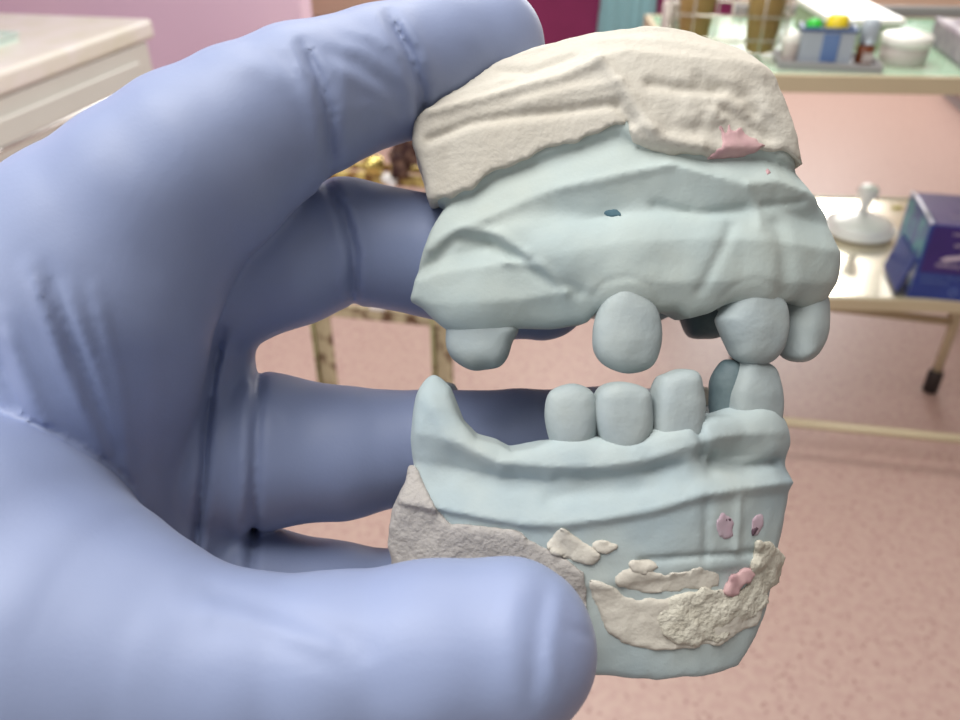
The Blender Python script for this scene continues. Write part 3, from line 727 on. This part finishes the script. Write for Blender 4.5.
wt.location = wuv(U0, V0, HC); wt.rotation_euler = (0, 0, ROOM)
tag(wt, 'cream marbled worktop lying on the white drawer cabinet', 'worktop')
gp = at_z(-62, 62, HC)
M['pale_glass'] = mat('pale_glass', rgb(206, 224, 216), .2); gt = thing('glass_tray', gp, 'pale green glass tray on the cream worktop at the left edge', 'tray', rz=ROOM)
box('tray_base', (-.02, .09, .006), (.12, .3, .012), M['pale_glass'], gt, .004)
tube('rim', [(-.08, -.06, .02), (.04, -.06, .02), (.04, .24, .02), (-.08, .24, .02)], .005, M['pale_glass'], gt, closed=True)

# ------------------------------------------------------------------ rusty rack seen between the fingers
VR = 1.42
rk = thing('metal_rack', at_v(380, 330, VR) * 1.0, 'old rusty metal rack standing on the floor, seen between the fingers', 'rack', rz=ROOM)
rk.location.z = 0
R0u = uv(rk.location)[0]
def rl(px, py, dv=0.0):                              # picture point -> rack frame
    p = at_v(px, py, VR + dv); u, v = uv(p); return (u - R0u, v - VR, p.z)
lx0 = rl(323, 330)[0]; lx1 = rl(443, 330)[0]; zr = rl(380, 314)[2]; zt = rl(400, 180)[2]
def angle_leg(name, x, s, z1, parent):
    bm = bmesh.new()
    box_bm(bm, (x - s * .012, .002, z1 / 2), (.022, .003, z1)); box_bm(bm, (x + s * .001, .016, z1 / 2), (.003, .03, z1)); box_bm(bm, (x + s * .012, -.003, z1 / 2), (.018, .007, z1))
    return finish(bm, name, M['rust'], parent, bevel=.0008, seg=1)
for x, s in ((lx0, 1), (lx1, 1)):
    l = angle_leg('leg', x, s, zt - .004, rk)
    tube('painted_edge', [(x - .022, -.004, .0), (x - .022, -.004, zt - .02)], .005, M['old_paint'], l)
    box('foot_pad', (x - .004, .006, .006), (.05, .05, .012), M['rubber'], l, .003)
box('front_rail', ((lx0 + lx1) / 2, .0, zr), (lx1 - lx0 + .03, .012, .03), M['rust'], rk, .002)
box('top_rail', ((lx0 + lx1) / 2 + .02, .0, zt), (lx1 - lx0 + .1, .014, .02), M['rust_gold'], rk, .002)
box('top_rail', ((lx0 + lx1) / 2 + .02, .03, zt + .012), (lx1 - lx0 + .1, .012, .012), M['rust_gold'], rk, .002)
for x in (lx0, lx1):
    for y in (.42,):
        pass
box('side_rail', (lx0 - .01, .17, zr), (.014, .34, .025), M['rust'], rk, .002)
box('side_rail', (lx1 + .01, .17, zr), (.014, .34, .025), M['rust'], rk, .002)
box('paint_flake', rl(378, 306), (.035, .016, .018), M['paper'], rk, .004)['label'] = 'remaining white paint'
kn = rl(375, 163)
lathe('knob', [(.002, -.018), (.015, -.016), (.021, -.004), (.021, .008), (.016, .015), (.002, .018)], M['brass'], rk, (kn[0], -.01, kn[2]), 32)
# heavily rusted clamp on the rack's corner
cl = thing('rusty_clamp', at_v(405, 172, VR), 'dark rusted clamp on the corner of the rack, beside the brass knob', 'clamp', rz=ROOM)
def cl_l(px, py): a = rl(px, py); b = uv(cl.location); return (a[0] + R0u - b[0], a[1] + VR - b[1], a[2] - cl.location.z)
bm = bmesh.new()
for (ax, ay), (s1, s2) in (((410, 140), (.04, .075)), ((424, 152), (.035, .03)), ((402, 160), (.03, .045))):
    p = cl_l(ax, ay); box_bm(bm, (p[0], -.012, p[2]), (s1, .04, s2), Matrix.Rotation(.3 if ax == 410 else -.15, 3, 'Y'))
bmesh.ops.subdivide_edges(bm, edges=bm.edges, cuts=3, use_grid_fill=True)
for v in bm.verts: v.co += Vector([random.uniform(-.0035, .0035) for _ in range(3)])
finish(bm, 'body', M['rust_dark'], cl, smooth=True)
p = cl_l(404, 122); tube('screw', [(p[0], -.012, p[2] - .05), (p[0] + .004, -.012, p[2] + .07)], .009, M['rust_dark'], cl)
p = cl_l(392, 177); box('jaw', (p[0], -.016, p[2]), (.03, .02, .014), M['paper'], cl, .003, Matrix.Rotation(.5, 3, 'Y'))['label'] = 'white paint chipped jaw'

# ------------------------------------------------------------------ trolley
HT, HL = .905, .405
TY = math.radians(-3.5)                             # the trolley stands a little askew
TV = Vector((math.sin(-TY), math.cos(-TY), 0)); TU = Vector((math.cos(-TY), -math.sin(-TY), 0))
def uvt(p): return (p.dot(TU), p.dot(TV))
def wt_(u, v, z=0.0):
    p = TU * u + TV * v; return Vector((p.x, p.y, z))
def at_vt(px, py, v):
    r = ray(px, py); return CAM + r * (v / r.dot(TV))
f0 = at_z(800, 76, HT); VFt = uvt(f0)[1]; VBt = uvt(at_z(860, 17, HT))[1]
uL = uvt(at_z(672, 60, HT))[0]; uR = uvt(at_z(1230, 76, HT))[0]
W_, D_ = uR - uL, VBt - VFt
tr = thing('instrument_trolley', wt_((uL + uR) / 2, (VFt + VBt) / 2), 'cream metal trolley with a green glass top shelf and a steel lower shelf', 'trolley', rz=TY)
def tl(p, z=None): u, v = uvt(p); return Vector((u - (uL + uR) / 2, v - (VFt + VBt) / 2, p.z if z is None else z))
def frame_ring(z, hgt, name):
    bm = bmesh.new()
    for y in (-D_ / 2 + .008, D_ / 2 - .008): box_bm(bm, (0, y, z), (W_, .016, hgt))
    for x in (-W_ / 2 + .008, W_ / 2 - .008): box_bm(bm, (x, 0, z), (.016, D_ - .032, hgt))
    return finish(bm, name, M['cream_metal'], tr, bevel=.0015)
frame_ring(HT - .016, .034, 'shelf_frame')
box('glass_shelf', (0, 0, HT - .004), (W_ - .034, D_ - .034, .008), M['glass_green'], tr, .001)['label'] = 'green glass shelf'
frame_ring(HL - .014, .03, 'shelf_frame')
box('lower_shelf', (0, 0, HL - .006), (W_ - .034, D_ - .034, .006), M['steel'], tr, .001)['label'] = 'shiny steel shelf'
box('back_rail', (.12, D_ / 2 + .02, HT + .0), (W_ - .24, .018, .05), M['greycap'], tr, .004)['label'] = 'grey back rail'
# legs: uprights at the ends and a floor level cross bar at the front and one behind
LI = uvt(at_vt(746, 345, VFt))[0] - uL           # the legs stand in from the left end
LM = uvt(at_vt(740, 345, VFt + .33))[0] - uL
LB = uvt(at_vt(742, 345, VBt))[0] - uL
bar_b = tl(at_vt(955, 322, VFt + .23)); bar_f = tl(at_vt(960, 438, VFt - .12))
foot = tl(at_z(935, 396, 0))
lx = bar_b.x
for sx, y in ((lx, bar_b.y), (-W_ / 2 + LM, bar_b.y + .1)):
    l = tube('leg', [(sx, y, .045), (sx, y, HL - .03)], .0125, M['cream_metal'], tr)
    lathe('rubber_foot', [(.012, 0), (.02, .002), (.02, .06), (.016, .07)], M['rubber'], l, (sx, y, 0), 20)
tube('cross_bar', [(-W_ / 2 + LM, bar_b.y + .1, bar_b.z), (lx, bar_b.y, bar_b.z)], .0115, M['cream_metal'], tr)
tube('cross_bar', [(-W_ / 2 + LI, bar_f.y + .05, bar_f.z), (W_ / 2 - .012, bar_f.y - .04, bar_f.z)], .0115, M['cream_metal'], tr)
LU = uvt(at_vt(758, 100, VFt))[0] - uL
LV = uvt(at_vt(748, 100, VBt))[0] - uL
for sx in (-W_ / 2 + LV, W_ / 2 - .012): tube('upright', [(sx, D_ / 2 - .012, HL), (sx, D_ / 2 - .012, HT - .03)], .0125, M['cream_metal'], tr)
for sx in (-W_ / 2 + LU, W_ / 2 - .012): tube('upright', [(sx, -D_ / 2 + .012, HL), (sx, -D_ / 2 + .012, HT - .03)], .0125, M['cream_metal'], tr)
for sx in (-W_ / 2 + LI, W_ / 2 - .012):
    l = tube('leg', [(sx, bar_f.y, .04), (sx, bar_f.y, .18), (sx, -D_ / 2 + .012, .3), (sx, -D_ / 2 + .012, HL - .028)], .0125, M['cream_metal'], tr)
    lathe('rubber_foot', [(.012, 0), (.02, .002), (.02, .05), (.016, .06)], M['rubber'], l, (sx, bar_f.y, 0), 20)
    sb = sx if sx > 0 else -W_ / 2 + LB
    tube('leg', [(sb, D_ / 2 - .012, .0), (sb, D_ / 2 - .012, HL - .028)], .0125, M['cream_metal'], tr)

def on_top(px, py, dz=0): p = at_z(px, py, HT); p.z = HT + dz; return p
def on_low(px, py, dz=0): p = at_z(px, py, HL - .003); p.z = HL - .003 + dz; return p
# flat white box at the back
p = on_top(862, 50)
wb = thing('white_box', p, 'large flat white box on the glass shelf behind the bottles', 'box', rz=TY)
box('box_body', (.0, .15, .025), (.15, .29, .05), M['green_side'], wb, .003)
box('lid', (-.0, .15, .0575), (.162, .3, .014), M['white_card'], wb, .003)
# bottle tray with its bottles
p = on_top(829, 71)
bt = thing('bottle_tray', p, 'grey shallow tray holding bottles on the front of the glass shelf', 'tray', rz=ROOM)
bm = bmesh.new(); box_bm(bm, (0, .05, .004), (.2, .11, .008))
for a in ((0, -.004, .008, .2, .006, .016), (0, .104, .008, .2, .006, .016), (-.098, .05, .008, .006, .11, .016), (.098, .05, .008, .006, .11, .016)): box_bm(bm, a[:3], a[3:])
finish(bm, 'tray_body', M['greycap'], bt, bevel=.001, seg=1)
def tray_p(dx, dy): return bt.location + UDIR * dx + VDIR * dy + Vector((0, 0, .008))
b = thing('white_bottle', tray_p(-.078, .03), 'small white bottle at the left end of the bottle tray', 'bottle')
lathe('bottle_body', [(.014, 0), (.0165, .003), (.0165, .035), (.0165, .04)], M['jar_side'], b); lathe('cap', [(.0165, .04), (.017, .042), (.016, .055), (.012, .06)], M['white_card'], b)
b = thing('plastic_bin', tray_p(-.012, .035), 'frosted plastic bin with a navy rim standing in the bottle tray', 'bin', rz=ROOM)
bm = bmesh.new()
for a in ((0, -.022, .035, .1, .003, .06), (0, .03, .035, .1, .003, .06), (-.05, .004, .035, .003, .055, .06), (.05, .004, .035, .003, .055, .06), (0, .004, .003, .1, .055, .004)): box_bm(bm, a[:3], a[3:])
finish(bm, 'bin_body', M['clearp'], b, bevel=.0008, seg=1)
box('blue_panel', (.006, -.0245, .034), (.032, .002, .054), M['bluep'], b, .0004)['label'] = 'blue printed panel'
bm = bmesh.new()
for a in ((0, -.023, .068, .108, .006, .008), (0, .031, .068, .108, .006, .008), (-.052, .004, .068, .006, .055, .008), (.052, .004, .068, .006, .055, .008)): box_bm(bm, a[:3], a[3:])
finish(bm, 'bin_rim', M['navyp'], b, bevel=.001, seg=1)
for dx, nm, mk, r, lab in ((-.04, 'green', 'green', .017, 'bottle with a bright green cap in the plastic bin'), (.004, 'yellow', 'yellow', .022, 'bottle with a wide yellow cap in the plastic bin')):
    t = thing('capped_bottle', tray_p(dx, .039) + Vector((0, 0, .006)), lab, 'bottle')
    lathe('bottle_body', [(r * .8, 0), (r, .003), (r, .05), (r * .7, .06)], M['white'], t, n=28)
    if nm == 'green': lathe('cap', [(r * .95, .06), (r, .062), (r * .8, .074), (r * .3, .078)], M[mk], t, n=28)
    else: lathe('cap', [(r, .06), (r * 1.05, .063), (r * .9, .084), (r * .6, .088)], M[mk], t, n=28)
t = thing('amber_bottle', tray_p(.072, .05), 'amber bottle with a frosted top at the right end of the bottle tray', 'bottle')
lathe('bottle_body', [(.017, 0), (.018, .002), (.018, .03), (.014, .038)], M['amber'], t, n=28)
lathe('cap', [(.014, .038), (.018, .04), (.018, .075), (.014, .085), (.004, .087)], M['clearp'], t, n=28)
box('bottle_label', (0, -.0175, .014), (.022, .002, .018), M['jar_side'], t, .0005)
# round white jar
p = on_top(906, 68)
j = thing('round_jar', p + VDIR * .045, 'round white lidded jar on the glass shelf at right', 'jar')
lathe('jar_body', [(.045, 0), (.047, .003), (.048, .034), (.047, .036)], M['jar_side'], j); lathe('lid', [(.047, .036), (.05, .038), (.05, .054), (.047, .058), (.02, .059)], M['white_card'], j)
# mottled grey packet leaning at the right end
p = on_top(966, 70)
pk = thing('grey_packet', p, 'mottled grey film packet on the glass shelf at the right edge', 'packet', rz=ROOM)
bm = bmesh.new(); box_bm(bm, (.05, .1, .03), (.12, .3, .058)); bmesh.ops.subdivide_edges(bm, edges=bm.edges, cuts=5, use_grid_fill=True)
for v in bm.verts: v.co.z += (.006 * math.sin(v.co.x * 60) * math.sin(v.co.y * 40)) if v.co.z > .05 else 0
finish(bm, 'packet_body', M['pale_pattern'], pk, smooth=True)
box('seal', (.05, -.055, .03), (.1, .012, .006), M['pale_pattern'], pk, .001)

# wire basket with two tan rolls
p = on_top(722, 62)
bu, bv = uv(p); bw, bd, bh = .235, .19, .17
wbk = thing('wire_basket', wuv(bu, bv, HT), 'plated wire basket at the left of the glass shelf holding tan tapered tubes', 'basket', rz=ROOM)
for z in (.004, .045, .09, .13, bh):
    bm = bmesh.new(); tube_bm(bm, [(-bw / 2, 0, z), (bw / 2, 0, z), (bw / 2, bd, z), (-bw / 2, bd, z)], .0022 if z < bh else .0035, 8, True)
    finish(bm, 'hoop', M['wire'], wbk, smooth=True)
for k in range(6):
    x = -bw / 2 + bw * k / 5; bm = bmesh.new()
    tube_bm(bm, [(x, 0, bh), (x, 0, .002), (x, bd, .002), (x, bd, bh)], .0018, 8)
    finish(bm, 'cross_wire', M['wire'], wbk, smooth=True)
for k in range(12):
    y = bd * (k + .5) / 12
    bm = bmesh.new(); tube_bm(bm, [(bw / 2 + .004, y, .004), (bw / 2 + .008, y + .008, .05), (bw / 2 + .004, y, .1), (bw / 2 + .004, y, bh)], .0016, 6)
    if k % 2 == 0: finish(bm, 'side_wire', M['wire'], wbk, smooth=True)
    else: bm.free()
for px, lab in ((690, 'tan tapered tube at the left of the wire basket'), (752, 'tan tapered tube at the right of the wire basket')):
    q = on_top(px, 40); q = wuv(uv(q)[0], bv + bd * .5, HT + .006)
    o = lathe('tapered_tube', [(.026, 0), (.03, .002), (.044, .16), (.047, .24), (.043, .24), (.03, .02)], M['tan'], None, (0, 0, 0), 36)
    o.location = q; tag(o, lab, 'tube')
p = on_top(668, 40)
o = lathe('white_tin', [(.019, 0), (.021, .003), (.021, .075), (.018, .082), (.004, .083)], M['jar_side']); o.location = p + VDIR * .02; tag(o, 'narrow pale tin at the left end of the glass shelf', 'tin')
p = on_top(682, 34)
o = lathe('steel_cup', [(.016, 0), (.018, .002), (.024, .05), (.022, .05), (.015, .006)], M['chrome']); o.location = p + VDIR * .03; tag(o, 'small chrome cup beside the narrow pale tin', 'cup')

# maroon and teal cloths far behind
vq = 3.6
def far_panel(name, x0, x1, yb, m, lab, cat, dv, hgt):
    a = uv(at_v(x0, yb, vq + dv)); b = uv(at_v(x1, yb, vq + dv)); zb = at_v((x0 + x1) / 2, yb, vq + dv).z
    return a[0], b[0], zb
u0, u1, zb = far_panel('x', 520, 730, 70, None, '', '', 0, 0)
t = thing('padded_couch', wuv((u0 + u1) / 2, vq + .3), 'maroon padded couch far behind the upper cast', 'couch', rz=ROOM)
wdt = u1 - u0
box('cushion', (0, 0, zb + .2), (wdt, .6, .42), M['maroon'], t, .05, seg=4)
box('couch_base', (0, .02, (zb - .02) / 2), (wdt - .08, .54, zb - .02), M['darkred'], t, .01)
ztop = zb + .41
a, b = uv(at_v(603, 26, vq))[0], uv(at_v(650, 26, vq))[0]
bm = bmesh.new()                                     # cloth hanging over the cushion's front
n = 16; top = []
prof = [(.3, ztop + .008), (.0, ztop + .01), (-.27, ztop + .012), (-.305, ztop - .03), (-.312, ztop - .12), (-.318, ztop - .3), (-.32, zb + .02)]
for j_, (yy, zz) in enumerate(prof):
    sp = 1 + .35 * max(0, j_ - 2) / 4
    top.append([bm.verts.new((((a + b) / 2 - (u0 + u1) / 2) + (b - a) / 2 * sp * (2 * i / n - 1), yy - (.012 * (1 + math.sin(i * 1.9)) if j_ > 3 else 0), zz)) for i in range(n + 1)])
for A, B in zip(top[:-1], top[1:]):
    for i in range(n): bm.faces.new((A[i], A[i + 1], B[i + 1], B[i]))
r = bmesh.ops.solidify(bm, geom=bm.faces[:], thickness=.006)
o = finish(bm, 'teal_cloth', M['teal'], None, smooth=True); o.location = t.location; o.rotation_euler = (0, 0, ROOM)
tag(o, 'light teal cloth draped over the maroon couch', 'cloth')

# ------------------------------------------------------------------ lower shelf: glass lid and glove carton
p = on_low(857, 233)
gl = thing('glass_dish', p, 'clear glass dish with a knobbed lid on the steel lower shelf', 'dish')
lathe('dish_body', [(.058, 0), (.08, .002), (.093, .012), (.095, .02), (.088, .024), (.07, .008)], M['crystal'], gl, n=56)
lathe('lid', [(.088, .022), (.084, .034), (.06, .046), (.03, .054), (.012, .06)], M['crystal'], gl, n=56)
lathe('knob', [(.012, .056), (.011, .076), (.017, .096), (.027, .112), (.028, .124), (.02, .134), (.004, .137)], M['crystal'], gl, n=40)
# carton: a purple and blue box, its left end showing
q0 = at_z(908, 297, HL)            # near left bottom corner of the front
q0 = wuv(*uv(q0), HL - .003)
ct = thing('glove_carton', q0, 'blue and purple printed carton on the lower shelf at the right edge', 'carton', rz=ROOM - .02)
CW, CD, CH = .26, .2, .185
bm = bmesh.new(); box_bm(bm, (CW / 2, CD / 2, CH / 2), (CW, CD, CH)); finish(bm, 'carton_body', M['royal'], ct, bevel=.002)
bm = bmesh.new()                                      # purple field on the front, wider towards the top
vs = [(.006, .07), (CW - .004, .07), (CW - .004, CH - .002), (.006, CH - .002)]
A = [bm.verts.new((x, -.0008, z)) for x, z in vs]; B = [bm.verts.new((x, .0006, z)) for x, z in vs]
bm.faces.new(A); bm.faces.new(B[::-1])
for i in range(4): bm.faces.new((A[i], B[i], B[(i + 1) % 4], A[(i + 1) % 4]))
finish(bm, 'purple_panel', M['purple'], ct)
box('top_panel', (CW / 2 + .005, CD / 2, CH + .0004), (CW - .014, CD - .004, .0012), M['violet_top'], ct)['label'] = 'violet printed top'
box('side_panel', (-.0004, CD / 2, CH * .56), (.0012, CD - .01, CH * .8), M['tealprint'], ct)['label'] = 'teal and purple printed end'
bm = bmesh.new(); tube_bm(bm, [(.002, .004, CH + .001), (.004, CD * .35, CH + .0015), (.004, CD * .7, CH + .0015), (.002, CD - .004, CH + .001)], .0045, 10)
finish(bm, 'silver_edge', M['silver'], ct, smooth=True)
def print_lines(rows, mname, y=-.0016):
    bm = bmesh.new(); rr = random.Random(5)
    for z, hgt, x0, x1, g_ in rows:
        x = x0
        while x < x1:
            w_ = rr.uniform(.35, .75) * hgt
            k = rr.choice((0, 1, 2))
            box_bm(bm, (x + w_ * .12, y, z), (w_ * .24, .0008, hgt))
            if k != 1: box_bm(bm, (x + w_ * .5, y, z + hgt * .38), (w_ * .7, .0008, hgt * .24))
            if k != 2: box_bm(bm, (x + w_ * .5, y, z - hgt * .38), (w_ * .7, .0008, hgt * .24))
            if k == 2: box_bm(bm, (x + w_ * .88, y, z), (w_ * .24, .0008, hgt))
            x += w_ + hgt * g_
    return bm
for row in [(.166, .005, .05, .2, .3), (.14, .007, .06, .2, .3), (.09, .008, .035, .2, .3)]: finish(print_lines([row], 'print'), 'printed_text', M['print'], ct)
for row in [(.06, .007, .012, .12, .3), (.047, .008, .015, .07, .3)]: finish(print_lines([row], 'print'), 'printed_text', M['print_blue'], ct)
box('side_flap', (-.014, CD * .42, .05), (.006, CD * .7, .09), M['royal'], ct, .001, Matrix.Rotation(.22, 3, 'Y'))['label'] = 'blue flap bent out at the end'
# printed hand silhouette: a long oval with a thumb, and a round emblem
bm = bmesh.new()
pl = catmull([(.045, .079), (.055, .085), (.07, .088), (.085, .091), (.1, .094), (.13, .093), (.13, .086), (.1, .085), (.08, .08), (.06, .075), (.048, .075)], 4)
pl = [(x * 1.1 - .008, z * 1.1 + .018) for x, z in pl]
A = [bm.verts.new((x, -.0018, z)) for x, z in pl]; B = [bm.verts.new((x, -.0008, z)) for x, z in pl]
bm.faces.new(A); bm.faces.new(B[::-1])
for i in range(len(A)): bm.faces.new((A[i], B[i], B[(i + 1) % len(A)], A[(i + 1) % len(A)]))
finish(bm, 'printed_figure', M['print'], ct)
bm = bmesh.new(); tube_bm(bm, [(.09 + .008 * math.cos(k * .52), -.001, .026 + .008 * math.sin(k * .52)) for k in range(12)], .0016, 6, True)
finish(bm, 'emblem', M['print_blue'], ct, smooth=True)
bm = print_lines([(.0, .007, .02, .22, .3)], 'print'); bmesh.ops.rotate(bm, verts=bm.verts, cent=(0, 0, 0), matrix=Matrix.Rotation(-math.pi / 2, 3, 'X'))
bmesh.ops.translate(bm, verts=bm.verts, vec=(.03, .05, CH + .0002)); finish(bm, 'printed_text', M['print'], ct)
# small yellow paper scrap behind the dish
p = on_low(897, 208); o = box('yellow_slip', (0, 0, .002), (.03, .02, .004), mat('yellow_slip', rgb(206, 190, 110), .7), None, .0008); o.location = p; o.rotation_euler = (0, 0, .4)
tag(o, 'small yellow slip on the lower shelf behind the carton', 'slip')

# ------------------------------------------------------------------ camera
cd = bpy.data.cameras.new('camera'); cam = bpy.data.objects.new('camera', cd); COL.objects.link(cam)
cam.location = CAM; cam.rotation_euler = (math.pi / 2 - PITCH, 0, 0)
cd.sensor_width = 36; cd.lens = F / 960 * 36; cd.clip_start = .01
cd.dof.use_dof = True; cd.dof.focus_distance = .15; cd.dof.aperture_fstop = 22
SC.camera = cam
SC.view_settings.view_transform = 'Standard'; SC.view_settings.look = 'None'; SC.view_settings.gamma = 1; SC.view_settings.use_curve_mapping = False
SC.view_settings.exposure = 0.06

def area(name, loc, size, power, target, col=(1, 1, 1)):
    l = bpy.data.lights.new(name, 'AREA'); l.shape = 'RECTANGLE'; l.size, l.size_y = size; l.energy = power; l.color = col
    o = bpy.data.objects.new(name, l); COL.objects.link(o); o.location = loc
    o.rotation_euler = (Vector(target) - Vector(loc)).to_track_quat('-Z', 'Y').to_euler()
    return o
area('overhead_light', (-.55, .1, 2.7), (1.2, 1.2), 38, (-.55, .1, 0), (1, .98, .95))
area('overhead_light', (.1, 1.9, 2.7), (1.4, 1.2), 40, (.1, 1.9, 0), (1, .97, .92))  # unseen lamp, added to brighten the pink partition
area('overhead_light', (1.0, 5.0, 2.7), (1.8, 1.4), 52, (1.0, 5.0, 0), (1, .96, .9))  # another unseen lamp, added to light the far end of the room
area('window_light', (2.4, 6.1, 2.2), (1.3, 1.3), 60, (.9, 1.9, .4), (1, .99, .97))
area('window_light', (-2.2, -.5, 1.7), (1.2, 1.4), 22, (0, .2, 1.2), (.94, .98, 1))
w = bpy.data.worlds.new('world'); SC.world = w; w.use_nodes = True
w.node_tree.nodes['Background'].inputs[0].default_value = (1.0, .96, .92, 1)
w.node_tree.nodes['Background'].inputs[1].default_value = .3
